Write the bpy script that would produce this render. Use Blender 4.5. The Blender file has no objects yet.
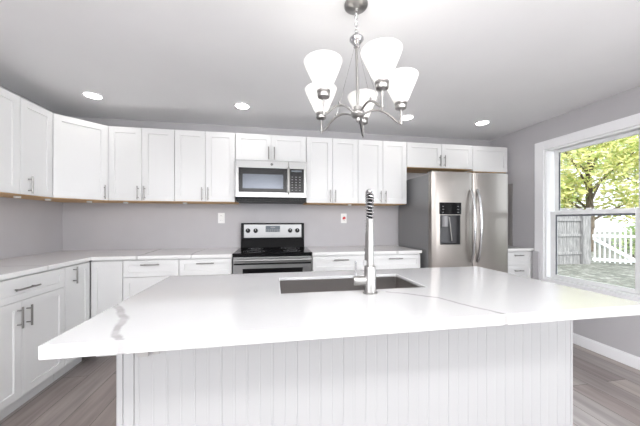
import bpy, bmesh, math, random
from mathutils import Vector, Matrix
random.seed(7)
S = bpy.context.scene
COL = S.collection
PI = math.pi

# ------------------------------------------------------------------ camera
cam = bpy.data.cameras.new('camera')
co = bpy.data.objects.new('camera', cam); COL.objects.link(co)
co.location = (0, 0, 1.226)
co.rotation_euler = (PI/2, 0, -0.1725)
cam.sensor_width = 36.0
cam.lens = 36.0*271.87/640
cam.shift_y = (221.2-213)/640
cam.clip_start = 0.02; cam.clip_end = 200
S.camera = co

# ------------------------------------------------------------------ world, light, exposure
S.view_settings.view_transform = 'Standard'
S.view_settings.look = 'None'
S.view_settings.gamma = 1.0
S.view_settings.use_curve_mapping = False
S.view_settings.exposure = 0.80
W = bpy.data.worlds.new('sky'); S.world = W; W.use_nodes = True
wn = W.node_tree; bgn = wn.nodes['Background']
sky = wn.nodes.new('ShaderNodeTexSky'); sky.sky_type = 'HOSEK_WILKIE'; sky.turbidity = 6
sky.sun_direction = Vector((-0.35, -0.45, 0.8)).normalized(); sky.ground_albedo = 0.4
mixw = wn.nodes.new('ShaderNodeMixRGB'); mixw.inputs[0].default_value = 0.8
mixw.inputs[2].default_value = (0.93, 0.96, 1, 1)
wn.links.new(sky.outputs[0], mixw.inputs[1]); wn.links.new(mixw.outputs[0], bgn.inputs[0])
bgn.inputs[1].default_value = 1.9

def sun_light():
    l = bpy.data.lights.new('sun', 'SUN'); l.energy = 2.2; l.angle = 0.02; l.color = (1, .96, .88)
    o = bpy.data.objects.new('sun', l); COL.objects.link(o); o.location = (3, 12, 9)
    o.rotation_euler = Vector((0.25, 0.75, -0.75)).to_track_quat('-Z', 'Y').to_euler()
sun_light()
def area(name, loc, direction, sx, sy, power, color=(1, 1, 1)):
    l = bpy.data.lights.new(name, 'AREA'); l.shape = 'RECTANGLE'; l.size = sx; l.size_y = sy
    l.energy = power; l.color = color
    o = bpy.data.objects.new(name, l); COL.objects.link(o); o.location = loc
    o.rotation_euler = Vector(direction).to_track_quat('-Z', 'Y').to_euler()
    return o
REAR_P = 14.0       # area lamp for daylight through the unseen opening in the rear wall
SPOT_E = 14.0        # radiance of the recessed ceiling lamps
BULB_P = 0.14         # chandelier bulbs, W each
FILL_BAR_E = 11.0         # radiance of the unseen fill lamp added behind the camera
area('rear_daylight', (0.5, -3.58, 1.32), (0, 1, 0.0), 4.0, 1.9, REAR_P, (0.97, 0.985, 1))
SIDE_P = 72.0        # fill through an unseen right-hand window added behind the camera
area('side_fill', (3.16, -1.5, 1.31), (-1, 0, 0), 1.9, 1.38, SIDE_P, (0.95, 0.975, 1))
area('left_fill', (-2.38, -1.9, 1.31), (1, 0, 0), 1.9, 1.38, 70.0, (0.97, 0.985, 1))  # fill through an unseen left-hand window, added for light
po = area('window_portal', (3.13, 1.72, 1.30), (-1, 0, 0), 1.42, 1.36, 1)
po.data.cycles.is_portal = True

# ------------------------------------------------------------------ materials
def mat(name, col, rough=0.5, metal=0.0, spec=None, coat=0.0, em=None, es=0.0):
    m = bpy.data.materials.new(name); m.use_nodes = True
    b = m.node_tree.nodes['Principled BSDF']
    b.inputs['Base Color'].default_value = (*col, 1)
    b.inputs['Roughness'].default_value = rough
    b.inputs['Metallic'].default_value = metal
    if spec is not None: b.inputs['Specular IOR Level'].default_value = spec
    if coat: b.inputs['Coat Weight'].default_value = coat; b.inputs['Coat Roughness'].default_value = .05
    if em: b.inputs['Emission Color'].default_value = (*em, 1); b.inputs['Emission Strength'].default_value = es
    return m
def nd(m, t, **k):
    n = m.node_tree.nodes.new(t)
    for a, v in k.items(): setattr(n, a, v)
    return n
def bsdf(m): return m.node_tree.nodes['Principled BSDF']
def noise_color(m, c1, c2, scale=(1, 1, 1), ns=5.0, lo=.35, hi=.65, detail=4, bump=0.0):
    L = m.node_tree.links
    tc = nd(m, 'ShaderNodeTexCoord'); mp = nd(m, 'ShaderNodeMapping'); mp.inputs['Scale'].default_value = scale
    n = nd(m, 'ShaderNodeTexNoise'); n.inputs['Scale'].default_value = ns; n.inputs['Detail'].default_value = detail
    r = nd(m, 'ShaderNodeValToRGB'); r.color_ramp.elements[0].position = lo; r.color_ramp.elements[1].position = hi
    r.color_ramp.elements[0].color = (*c1, 1); r.color_ramp.elements[1].color = (*c2, 1)
    L.new(tc.outputs['Object'], mp.inputs[0]); L.new(mp.outputs[0], n.inputs['Vector'])
    L.new(n.outputs['Fac'], r.inputs[0]); L.new(r.outputs[0], bsdf(m).inputs['Base Color'])
    if bump:
        b = nd(m, 'ShaderNodeBump'); b.inputs['Strength'].default_value = bump; b.inputs['Distance'].default_value = .002
        L.new(n.outputs['Fac'], b.inputs['Height']); L.new(b.outputs[0], bsdf(m).inputs['Normal'])
    return m

M = {}
M['wall'] = noise_color(mat('grey_wall_paint', (.42, .41, .43), .75), (.475, .463, .48), (.50, .488, .505), ns=3)
M['ceiling'] = noise_color(mat('ceiling_paint', (.6, .6, .6), .85), (.84, .84, .85), (.86, .86, .87), ns=2)
M['cab'] = mat('white_cabinet_paint', (.74, .74, .74), .38)
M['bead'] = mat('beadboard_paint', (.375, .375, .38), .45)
M['trim'] = mat('white_trim_paint', (.88, .88, .90), .4)
M['vinyl'] = mat('white_vinyl', (.88, .89, .90), .35)
M['wood'] = noise_color(mat('bare_birch', (.6, .38, .18), .6), (.58, .36, .17), (.68, .45, .24), (1, 12, 12), 4)
M['nickel'] = mat('brushed_nickel', (.40, .39, .38), .34, 1)
M['chrome'] = mat('chrome', (.55, .55, .56), .12, 1)
M['handle'] = mat('cabinet_pull_nickel', (.30, .29, .28), .32, 1)
M['glassblack'] = mat('black_glass', (.004, .004, .005), .08, 0, .3)
M['black'] = mat('black_enamel', (.006, .006, .007), .3, 0, .15)
M['plasticblack'] = mat('black_plastic', (.012, .012, .013), .45, 0, .25)
M['white_plastic'] = mat('white_plastic', (.83, .83, .82), .4)
M['red'] = mat('red_print', (.6, .02, .02), .5)
M['dark_hole'] = mat('dark_slot', (.03, .03, .03), .7)
M['fridgeside'] = mat('grey_painted_steel', (.24, .24, .245), .38, .3)
M['display'] = mat('grey_display', (.10, .12, .14), .2)
M['bracket'] = mat('grey_bracket', (.36, .35, .34), .5)
M['panel'] = mat('taupe_strip', (.30, .285, .275), .6)
M['digits'] = mat('display_digits', (.3, .5, .55), .4, em=(.35, .6, .65), es=.6)
M['greylabel'] = mat('grey_print', (.25, .25, .26), .5)
M['fencewood'] = noise_color(mat('weathered_fence_wood', (.4, .38, .36), .9), (.20, .195, .20), (.36, .35, .35), (6, 6, .8), 4)
M['picket'] = mat('white_picket_paint', (.85, .87, .9), .6)
M['bark'] = noise_color(mat('tree_bark', (.12, .09, .06), .9), (.07, .05, .04), (.2, .16, .12), (4, 4, 1), 6, bump=.5)
M['backdark'] = mat('dark_brick_paint', (.3, .28, .26), .8)

def brushed(name, col, rough, vertical=True, contrast=.12):
    m = mat(name, col, rough, 1); L = m.node_tree.links
    tc = nd(m, 'ShaderNodeTexCoord'); mp = nd(m, 'ShaderNodeMapping')
    mp.inputs['Scale'].default_value = (60, 60, .6) if vertical else (1.0, 60, 90)
    n = nd(m, 'ShaderNodeTexNoise'); n.inputs['Scale'].default_value = 3; n.inputs['Detail'].default_value = 3
    mr = nd(m, 'ShaderNodeMapRange'); mr.inputs[3].default_value = rough-.03; mr.inputs[4].default_value = rough+.03
    L.new(tc.outputs['Object'], mp.inputs[0]); L.new(mp.outputs[0], n.inputs['Vector'])
    L.new(n.outputs['Fac'], mr.inputs[0]); L.new(mr.outputs[0], bsdf(m).inputs['Roughness'])
    bsdf(m).inputs['Anisotropic'].default_value = .5
    return m
M['steel'] = brushed('brushed_stainless', (.31, .285, .265), .30)
M['steel_h'] = brushed('brushed_stainless_horizontal', (.33, .33, .33), .36, False)
M['sink'] = brushed('sink_stainless', (.36, .34, .33), .34, False)

# glass for windows: a fresnel mix of clear transmission and mirror reflection
def pane_glass():
    m = bpy.data.materials.new('window_glass'); m.use_nodes = True; nt = m.node_tree; nt.nodes.clear()
    o = nt.nodes.new('ShaderNodeOutputMaterial'); t = nt.nodes.new('ShaderNodeBsdfTransparent'); g = nt.nodes.new('ShaderNodeBsdfGlossy')
    t.inputs[0].default_value = (.96, .98, .98, 1); g.inputs['Roughness'].default_value = .01
    f = nt.nodes.new('ShaderNodeFresnel'); f.inputs[0].default_value = 1.25
    x = nt.nodes.new('ShaderNodeMixShader')
    nt.links.new(f.outputs[0], x.inputs[0]); nt.links.new(t.outputs[0], x.inputs[1]); nt.links.new(g.outputs[0], x.inputs[2])
    nt.links.new(x.outputs[0], o.inputs[0]); return m
M['glass'] = pane_glass()
M['shadow_strip'] = mat('grey_shadow_strip', (.14, .15, .17), .6)
def frosted():
    m = mat('frosted_white_glass', (.9, .9, .89), .35); b = bsdf(m)
    b.inputs['Emission Color'].default_value = (1, .985, .96, 1); b.inputs['Emission Strength'].default_value = .12
    L = m.node_tree.links
    tr = nd(m, 'ShaderNodeBsdfTranslucent'); tr.inputs[0].default_value = (.9, .89, .87, 1)
    x = nd(m, 'ShaderNodeMixShader'); x.inputs[0].default_value = .35
    out = m.node_tree.nodes['Material Output']
    L.new(b.outputs[0], x.inputs[1]); L.new(tr.outputs[0], x.inputs[2]); L.new(x.outputs[0], out.inputs[0])
    return m
M['frost'] = frosted()
M['lamp'] = mat('lamp_lens', (1, 1, 1), .5, em=(1, .975, .94), es=SPOT_E)

M['bar'] = mat('fill_lamp_diffuser', (1, 1, 1), .5, em=(1, .99, .985), es=FILL_BAR_E)

# plank floor: boards run along Y
def plank_floor():
    m = mat('vinyl_plank_floor', (.3, .26, .24), .32); L = m.node_tree.links; b = bsdf(m)
    tc = nd(m, 'ShaderNodeTexCoord'); mp = nd(m, 'ShaderNodeMapping'); mp.inputs['Rotation'].default_value = (0, 0, PI/2)
    L.new(tc.outputs['Object'], mp.inputs[0])
    br = nd(m, 'ShaderNodeTexBrick'); br.offset = .37; br.offset_frequency = 2
    br.inputs['Scale'].default_value = 1; br.inputs['Brick Width'].default_value = 1.22; br.inputs['Row Height'].default_value = .18
    br.inputs['Mortar Size'].default_value = .0016; br.inputs['Bias'].default_value = 0
    br.inputs['Color1'].default_value = (0, 0, 0, 1); br.inputs['Color2'].default_value = (1, 1, 1, 1); br.inputs['Mortar'].default_value = (.0, .0, .0, 1)
    L.new(mp.outputs[0], br.inputs['Vector'])
    tone = nd(m, 'ShaderNodeValToRGB'); e = tone.color_ramp.elements
    e[0].position = 0; e[0].color = (.19, .155, .145, 1); e[1].position = 1; e[1].color = (.42, .375, .35, 1)
    q = e.new(.35); q.color = (.32, .29, .28, 1); q = e.new(.65); q.color = (.25, .205, .19, 1)
    L.new(br.outputs['Color'], tone.inputs[0])
    mp2 = nd(m, 'ShaderNodeMapping'); mp2.inputs['Scale'].default_value = (7, .6, 1)
    n = nd(m, 'ShaderNodeTexNoise'); n.inputs['Scale'].default_value = 3; n.inputs['Detail'].default_value = 6; n.inputs['Distortion'].default_value = .6
    L.new(tc.outputs['Object'], mp2.inputs[0]); L.new(mp2.outputs[0], n.inputs['Vector'])
    mr = nd(m, 'ShaderNodeMapRange'); mr.inputs[1].default_value = .3; mr.inputs[2].default_value = .7; mr.inputs[3].default_value = .80; mr.inputs[4].default_value = 1.28
    L.new(n.outputs['Fac'], mr.inputs[0])
    mx = nd(m, 'ShaderNodeMixRGB', blend_type='MULTIPLY'); mx.inputs[0].default_value = 1
    L.new(tone.outputs[0], mx.inputs[1]); L.new(mr.outputs[0], mx.inputs[2])
    dk = nd(m, 'ShaderNodeMixRGB'); dk.inputs[2].default_value = (.05, .045, .04, 1)
    L.new(br.outputs['Fac'], dk.inputs[0]); L.new(mx.outputs[0], dk.inputs[1]); L.new(dk.outputs[0], b.inputs['Base Color'])
    return m
M['floor'] = plank_floor()

# white quartz with grey veins following polylines in plan
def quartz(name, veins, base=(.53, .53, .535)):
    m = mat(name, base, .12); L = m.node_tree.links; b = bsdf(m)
    tc = nd(m, 'ShaderNodeTexCoord')
    n = nd(m, 'ShaderNodeTexNoise'); n.inputs['Scale'].default_value = 9; n.inputs['Detail'].default_value = 4
    L.new(tc.outputs['Object'], n.inputs['Vector'])
    sb = nd(m, 'ShaderNodeVectorMath', operation='SUBTRACT'); sb.inputs[1].default_value = (.5, .5, .5); L.new(n.outputs['Color'], sb.inputs[0])
    sc = nd(m, 'ShaderNodeVectorMath', operation='SCALE'); sc.inputs['Scale'].default_value = .05; L.new(sb.outputs[0], sc.inputs[0])
    ad = nd(m, 'ShaderNodeVectorMath', operation='ADD'); L.new(tc.outputs['Object'], ad.inputs[0]); L.new(sc.outputs[0], ad.inputs[1])
    fl = nd(m, 'ShaderNodeVectorMath', operation='MULTIPLY'); fl.inputs[1].default_value = (1, 1, 0); L.new(ad.outputs[0], fl.inputs[0])
    cur = None
    for pts, wdt, stren in veins:
        for (x0, y0), (x1, y1) in zip(pts, pts[1:]):
            A = Vector((x0, y0, 0)); BA = Vector((x1-x0, y1-y0, 0)); l2 = BA.length_squared
            pa = nd(m, 'ShaderNodeVectorMath', operation='SUBTRACT'); pa.inputs[1].default_value = A; L.new(fl.outputs[0], pa.inputs[0])
            dt = nd(m, 'ShaderNodeVectorMath', operation='DOT_PRODUCT'); dt.inputs[1].default_value = BA/l2; L.new(pa.outputs[0], dt.inputs[0])
            cl = nd(m, 'ShaderNodeClamp'); L.new(dt.outputs['Value'], cl.inputs[0])
            bs = nd(m, 'ShaderNodeVectorMath', operation='SCALE'); bs.inputs[0].default_value = BA; L.new(cl.outputs[0], bs.inputs['Scale'])
            ds = nd(m, 'ShaderNodeVectorMath', operation='DISTANCE'); L.new(pa.outputs[0], ds.inputs[0]); L.new(bs.outputs[0], ds.inputs[1])
            mr = nd(m, 'ShaderNodeMapRange'); mr.interpolation_type = 'SMOOTHSTEP'
            mr.inputs[1].default_value = wdt*.35; mr.inputs[2].default_value = wdt; mr.inputs[3].default_value = stren; mr.inputs[4].default_value = 0
            L.new(ds.outputs['Value'], mr.inputs[0])
            if cur is None: cur = mr.outputs[0]
            else:
                mm = nd(m, 'ShaderNodeMath', operation='MAXIMUM'); L.new(cur, mm.inputs[0]); L.new(mr.outputs[0], mm.inputs[1]); cur = mm.outputs[0]
    n2 = nd(m, 'ShaderNodeTexNoise'); n2.inputs['Scale'].default_value = 14; L.new(tc.outputs['Object'], n2.inputs['Vector'])
    m2 = nd(m, 'ShaderNodeMapRange'); m2.inputs[1].default_value = .3; m2.inputs[2].default_value = .6; m2.inputs[3].default_value = .55; m2.inputs[4].default_value = 1; L.new(n2.outputs['Fac'], m2.inputs[0])
    mu = nd(m, 'ShaderNodeMath', operation='MULTIPLY'); L.new(cur, mu.inputs[0]); L.new(m2.outputs[0], mu.inputs[1])
    mx = nd(m, 'ShaderNodeMixRGB'); mx.inputs[1].default_value = (*base, 1); mx.inputs[2].default_value = (.25, .24, .235, 1)
    L.new(mu.outputs[0], mx.inputs[0]); L.new(mx.outputs[0], b.inputs['Base Color'])
    return m
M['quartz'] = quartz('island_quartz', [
    ([(-0.562, 1.078), (-0.496, 0.99), (-0.449, 0.925), (-0.413, 0.818), (-0.373, 0.737), (-0.366, 0.694), (-0.43, 0.7)], .015, .7),
    ([(0.463, 1.074), (0.514, 1.041), (0.624, 0.955), (0.683, 0.827), (0.724, 0.739), (0.725, 0.695), (0.9, 0.7)], .010, .7),
    ([(-.26, 1.60), (-.12, 1.50), (.0, 1.47)], .005, .35),
    ([(.95, 1.6), (1.15, 1.35), (1.4, 1.2)], .006, .12)])
M['quartz2'] = quartz('counter_quartz', [
    ([(-1.25, 3.4), (-1.2, 2.9), (-1.19, 2.6)], .016, .55), ([(-.72, 3.4), (-.76, 2.9), (-.74, 2.6)], .008, .5),
    ([(.9, 3.4), (1.1, 2.9), (1.35, 2.6)], .012, .4), ([(-2.3, 2.1), (-1.9, 2.25), (-1.5, 2.2)], .012, .3)], (.80, .795, .79))

# ------------------------------------------------------------------ mesh helpers
def link(name, bm, m, parent=None, smooth=False, bevel=0, seg=2):
    me = bpy.data.meshes.new(name)
    bmesh.ops.recalc_face_normals(bm, faces=bm.faces)
    bm.to_mesh(me); bm.free()
    me.materials.append(m if not isinstance(m, str) else M[m])
    if smooth:
        for p in me.polygons: p.use_smooth = True
    o = bpy.data.objects.new(name, me); COL.objects.link(o)
    if parent: o.parent = parent
    if bevel:
        b = o.modifiers.new('bevel', 'BEVEL'); b.width = bevel; b.segments = seg; b.limit_method = 'ANGLE'; b.angle_limit = math.radians(40)
    if smooth:
        try: me.set_sharp_from_angle(angle=math.radians(42))
        except Exception: pass
    return o
def nb(): return bmesh.new()
def box(bm, x0, x1, y0, y1, z0, z1):
    v = [bm.verts.new((x, y, z)) for z in (z0, z1) for y in (y0, y1) for x in (x0, x1)]
    for f in ((0, 2, 3, 1), (4, 5, 7, 6), (0, 1, 5, 4), (2, 6, 7, 3), (0, 4, 6, 2), (1, 3, 7, 5)): bm.faces.new([v[i] for i in f])
    return bm
def mbox(*a): return box(nb(), *a)
def lathe(bm, prof, origin=(0, 0, 0), axis='z', n=24, cap=True):
    rings = []
    for r, h in prof:
        ring = []
        for i in range(n):
            a = 2*PI*i/n; x, y = r*math.cos(a), r*math.sin(a)
            p = {'z': (x, y, h), 'y': (x, h, y), 'x': (h, x, y)}[axis]
            ring.append(bm.verts.new((p[0]+origin[0], p[1]+origin[1], p[2]+origin[2])))
        rings.append(ring)
    for a, b in zip(rings, rings[1:]):
        for i in range(n): bm.faces.new((a[i], a[(i+1) % n], b[(i+1) % n], b[i]))
    if cap: bm.faces.new(rings[0]); bm.faces.new(rings[-1])
    return bm
def tube(bm, pts, r, n=10, radii=None):
    pts = [Vector(p) for p in pts]; rings = []; up = None
    for i, p in enumerate(pts):
        t = (pts[min(i+1, len(pts)-1)]-pts[max(i-1, 0)]).normalized()
        if up is None: up = t.orthogonal().normalized()
        else:
            up = up-t*up.dot(t); up.normalize()
        sd = t.cross(up); rr = radii[i] if radii else r
        rings.append([bm.verts.new(p+(up*math.cos(2*PI*k/n)+sd*math.sin(2*PI*k/n))*rr) for k in range(n)])
    for a, b in zip(rings, rings[1:]):
        for k in range(n): bm.faces.new((a[k], a[(k+1) % n], b[(k+1) % n], b[k]))
    bm.faces.new(rings[0]); bm.faces.new(rings[-1]); return bm
def empty(name, label, cat, loc=(0, 0, 0), rz=0, group=None):
    o = bpy.data.objects.new(name, None); COL.objects.link(o); o.empty_display_size = .1
    o.location = loc; o.rotation_euler = (0, 0, rz); o['label'] = label; o['category'] = cat
    if group: o['group'] = group
    return o
def tag(o, label, cat, group=None):
    o['label'] = label; o['category'] = cat
    if group: o['group'] = group
    return o
def struct(name, bm, m, bevel=0, parent=None):
    o = link(name, bm, m, parent, bevel=bevel)
    if not parent: o['kind'] = 'structure'
    return o

# ------------------------------------------------------------------ room shell
XL, XR, YB, YR, ZC = -2.2015, 2.983, 3.318, -3.4, 2.344
T = .14
struct('floor', mbox(XL-T, XR+T, YR-T, YB+T, -.12, 0), 'floor')
struct('ceiling', mbox(XL-T, XR+T, YR-T, YB+T, ZC, ZC+.15), 'ceiling')
struct('wall_back', mbox(XL-T, XR+T, YB, YB+T, 0, ZC), 'wall')
b = nb(); LY0, LY1 = -2.9, -.9  # left opening is unseen, added to let the left fill in
box(b, XL-T, XL, YR, LY0, 0, ZC); box(b, XL-T, XL, LY1, YB, 0, ZC); box(b, XL-T, XL, LY0, LY1, 0, .60); box(b, XL-T, XL, LY0, LY1, 2.02, ZC)
struct('wall_left', b, 'wall')
# right wall with the window opening
WY0, WY1, WZ0, WZ1 = .885, 2.552, .60, 2.020
b = nb()
VY0, VY1 = -2.5, -.5  # unseen opening behind the camera, added to let the side fill in
box(b, XR, XR+T, YR, VY0, 0, ZC); box(b, XR, XR+T, VY1, WY0, 0, ZC); box(b, XR, XR+T, VY0, VY1, 0, WZ0); box(b, XR, XR+T, VY0, VY1, WZ1, ZC); box(b, XR, XR+T, WY1, YB, 0, ZC)
box(b, XR, XR+T, WY0, WY1, 0, WZ0); box(b, XR, XR+T, WY0, WY1, WZ1, ZC)
struct('wall_right', b, 'wall')
# rear wall, unseen behind the camera, wide glazed opening lets daylight in
RX0, RX1, RZ0, RZ1 = -1.5, 2.5, .35, 2.25
b = nb()
box(b, XL, RX0, YR-T, YR, 0, ZC); box(b, RX1, XR, YR-T, YR, 0, ZC)
box(b, RX0, RX1, YR-T, YR, 0, RZ0); box(b, RX0, RX1, YR-T, YR, RZ1, ZC)
struct('wall_rear', b, 'wall')
b = nb()
for x in (RX0, RX0+1.31, RX0+2.62, RX1-.07): box(b, x, x+.07, YR-.10, YR-.04, RZ0, RZ1)
box(b, RX0, RX1, YR-.10, YR-.04, RZ0, RZ0+.07); box(b, RX0, RX1, YR-.10, YR-.04, RZ1-.07, RZ1)
struct('window_2', b, 'vinyl')
b = nb()
for y in (VY0, (VY0+VY1)/2-.03, VY1-.06): box(b, XR+.04, XR+.10, y, y+.06, WZ0, WZ1)
for z in (WZ0, 1.28, WZ1-.06):
    for y0, y1 in ((VY0+.06, (VY0+VY1)/2-.03), ((VY0+VY1)/2+.03, VY1-.06)): box(b, XR+.04, XR+.10, y0, y1, z, z+.06)
struct('added_window_right', b, 'vinyl')  # unseen frame in the opening added for the side fill
b = nb()
for y in (LY0, (LY0+LY1)/2-.03, LY1-.06): box(b, XL-.10, XL-.04, y, y+.06, WZ0, WZ1)
for z in (WZ0, 1.28, WZ1-.06):
    for y0, y1 in ((LY0+.06, (LY0+LY1)/2-.03), ((LY0+LY1)/2+.03, LY1-.06)): box(b, XL-.10, XL-.04, y0, y1, z, z+.06)
struct('added_window_left', b, 'vinyl')  # unseen frame in the opening added for the left fill
# baseboards
BH = .092
b = nb(); box(b, XR-.015, XR-.0005, YR+.02, 2.585, .001, BH); box(b, XR-.011, XR-.0005, YR+.02, 2.585, BH, BH+.012)
struct('baseboard_right', b, 'trim', .002)
b = nb(); box(b, XL+.0005, XL+.015, YR+.02, 1.66, .001, BH)
struct('baseboard_left', b, 'trim', .002)
b = nb(); box(b, XL+.02, XR-.02, YR+.0005, YR+.015, .001, BH)
struct('baseboard_rear', b, 'trim', .002)

# window on the right wall: casing, then two double hung units
wroot = struct('window_1', (lambda b: (box(b, XR-.018, XR-.0005, WY1, WY1+.105, WZ0-.10, WZ1+.095),
    box(b, XR-.018, XR-.0005, WY0-.105, WY0, WZ0-.10, WZ1+.095),
    box(b, XR-.018, XR-.0005, WY0, WY1, WZ1, WZ1+.095), box(b, XR-.018, XR-.0005, WY0, WY1, WZ0-.10, WZ0), b)[-1])(nb()), 'trim', .004)
def jamb(y0, y1):
    b = nb()
    x0, x1 = XR-.003, XR+.11
    box(b, x0, x1, y0, y0+.02, WZ0, WZ1); box(b, x0, x1, y1-.02, y1, WZ0, WZ1)
    box(b, x0, x1, y0+.02, y1-.02, WZ1-.02, WZ1); box(b, x0, x1, y0+.02, y1-.02, WZ0, WZ0+.015)
    return b
def sash(y0, y1, z0, z1, x, name, st=.05, rb=.045, rt=.045):
    b = nb(); box(b, x, x+.03, y0, y0+st, z0, z1); box(b, x, x+.03, y1-st, y1, z0, z1)
    box(b, x, x+.03, y0+st, y1-st, z0, z0+rb); box(b, x, x+.03, y0+st, y1-st, z1-rt, z1)
    o = link(name, b, 'vinyl', wroot, bevel=.003)
    link('pane', mbox(x+.012, x+.018, y0+st, y1-st, z0+rb, z1-rt), 'glass', o)
    b = nb(); box(b, x+.004, x+.011, y1-st-.012, y1-st-.0005, z0+rb, z1-rt)  # dark strips stand in for the shadow lines beside the glass
    if name == 'lower_sash': box(b, x+.004, x+.011, y0+st+.0005, y1-st-.0125, z1-rt-.018, z1-rt-.0005)
    link('shadow_strip', b, M['shadow_strip'], o)
    return o
for (a, c) in ((WY0, WY0+.775), (WY1-.825, WY1)):
    link('window_frame', jamb(a, c), 'vinyl', wroot, bevel=.002)
    w = c-a
    sash(a+.03, c-.05 if c == WY1 else c-.03, 1.30, WZ1-.022, XR+.065, 'upper_sash', .045, .04, .032)
    s = sash(a+.022, c-.042 if c == WY1 else c-.022, WZ0+.016, 1.335, XR+.025, 'lower_sash', .052, .035, .04)
    link('sash_lock', (lambda b: (box(b, XR+.026, XR+.05, (a+c)/2-.03, (a+c)/2+.03, 1.336, 1.346), box(b, XR+.03, XR+.044, (a+c)/2-.008, (a+c)/2+.03, 1.346, 1.356), b)[-1])(nb()), 'vinyl', s, bevel=.002)
link('mullion', mbox(XR-.012, XR+.11, WY0+.777, WY1-.827, WZ0, WZ1), 'vinyl', wroot, bevel=.003)

# ------------------------------------------------------------------ cabinets
def shaker(x0, x1, z0, z1, rail=.055, t=.02):
    """front with recessed centre panel; faces local -Y, back at y=0"""
    bm = nb(); g = .0018; x0 += g; x1 -= g; z0 += g; z1 -= g
    def ring(i, y): return [bm.verts.new(p) for p in ((x0+i, y, z0+i), (x1-i, y, z0+i), (x1-i, y, z1-i), (x0+i, y, z1-i))]
    R = [ring(0, -.0005), ring(0, -t+.0015), ring(.0015, -t), ring(rail, -t), ring(rail+.002, -t+.009)]
    for a, c in zip(R, R[1:]):
        for k in range(4): bm.faces.new((a[k], a[(k+1) % 4], c[(k+1) % 4], c[k]))
    bm.faces.new(R[0]); bm.faces.new(R[-1]); return bm
def pull(x, z, L=.128, vert=True, t=.02):
    bm = nb(); y = -t-.030; h = L/2
    if vert:
        tube(bm, [(x, y, z-h-.012), (x, y, z+h+.012)], .0058, 10)
        for s in (-1, 1): tube(bm, [(x, -t-.0002, z+s*h*.8), (x, y, z+s*h*.8)], .0045, 8)
    else:
        tube(bm, [(x-h-.012, y, z), (x+h+.012, y, z)], .0058, 10)
        for s in (-1, 1): tube(bm, [(x+s*h*.8, -t-.0002, z), (x+s*h*.8, y, z)], .0045, 8)
    return bm
def front(kind, parent, x0, x1, z0, z1, handle=None, rail=.055):
    d = link(kind, shaker(x0, x1, z0, z1, rail), 'cab', parent)
    if handle:
        x, z, vert, L = handle
        link('handle', pull(x, z, L, vert), 'handle', d, smooth=True)
    return d
GU = 'white wall cabinets'; GB = 'white base cabinets'
UB, UT = 1.425, 2.161
def upper(loc, rz, w, z0, z1, doors, label, depth=.315, hz=None, wood=True):
    """origin on the face line; doors: list of (x0,x1,handle_x or None)"""
    r = empty('wall_cabinet', label, 'cabinet', (loc[0], loc[1], z0), rz, GU)
    link('body', mbox(.0012, w-.0012, 0, depth, .014, z1-z0), 'cab', r)
    if wood: link('bottom_panel', mbox(.0014, w-.0014, .001, depth, 0, .0135), 'wood', r)['label'] = 'bare wood underside'
    for x0, x1, hx in doors:
        front('door', r, x0, x1, .004, z1-z0-.002, None if hx is None else (hx, .082 if z1-z0 > .5 else .085, True, .11))
    return r
yf = 2.978+.02            # carcass face line of the back wall cabinets (doors stand 2 cm proud)
dp = YB-yf-.002
def pair(x0, x1, z0, z1, label, mid=None):
    w = x1-x0; m = (w/2 if mid is None else mid-x0)
    return upper((x0, yf), 0, w, z0, z1, [(0, m, m-.030), (m, w, m+.030)], label, dp)
pair(-1.588, -.985, UB, UT, 'tall white two-door wall cabinet just right of the diagonal corner cabinet')
pair(-.983, -.390, UB, UT, 'tall white two-door wall cabinet directly left of the microwave')
pair(-.387, .363, 1.868, UT, 'short white two-door wall cabinet directly above the microwave')
pair(.366, .958, UB, UT, 'tall white two-door wall cabinet directly right of the microwave')
pair(.960, 1.556, UB, UT, 'tall white two-door wall cabinet directly left of the refrigerator')
pair(1.559, 2.428, 1.862, UT, 'short white two-door wall cabinet with twin pulls above the refrigerator', 2.008)
upper((2.430, yf), 0, .496, 1.838, UT, [(0, .496, None)], 'short white single-door wall cabinet without a pull, nearest the window wall', dp)
# left wall
xf = -1.8815
upper((xf, 2.392), PI/2, .306, UB, UT, [(0, .306, .066)], 'narrow white single-door wall cabinet on the left wall beside the corner cabinet', xf-XL-.002)
upper((xf, 1.632), PI/2, .758, UB, UT, [(0, .379, .349), (.379, .758, .409)], 'wide white two-door wall cabinet on the left wall, cut by the left edge', xf-XL-.002)
# diagonal corner cabinet: five sided carcass, door on the diagonal
def corner_cabinet():
    r = empty('corner_wall_cabinet', 'white diagonal corner wall cabinet with one wide door where the two walls meet', 'cabinet', (XL+.002, YB-.002, UB), 0, GU)
    ax, ay = xf-(XL+.002), 2.700-(YB-.002); bx, by = -1.590-(XL+.002), yf-(YB-.002)
    def prism(z0, z1, e=0):
        bm = nb(); P = [(0, 0), (0, ay), (ax, ay), (bx, by), (bx, 0)]
        lo = [bm.verts.new((x, y, z0)) for x, y in P]; hi = [bm.verts.new((x, y, z1)) for x, y in P]
        for i in range(5): bm.faces.new((lo[i], lo[(i+1) % 5], hi[(i+1) % 5], hi[i]))
        bm.faces.new(lo); bm.faces.new(hi); return bm
    link('body', prism(.014, UT-UB), 'cab', r)
    link('bottom_panel', prism(0, .0135), 'wood', r)['label'] = 'bare wood underside'
    d = Vector((bx-ax, by-ay, 0)); L = d.length; ang = math.atan2(d.y, d.x)
    door = link('door', shaker(.012, L-.012, .004, UT-UB-.002), 'cab', r); door.location = (ax, ay, 0); door.rotation_euler = (0, 0, ang)
    h = link('handle', pull(L-.045, .082, .11), 'handle', door, smooth=True)
corner_cabinet()

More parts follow.
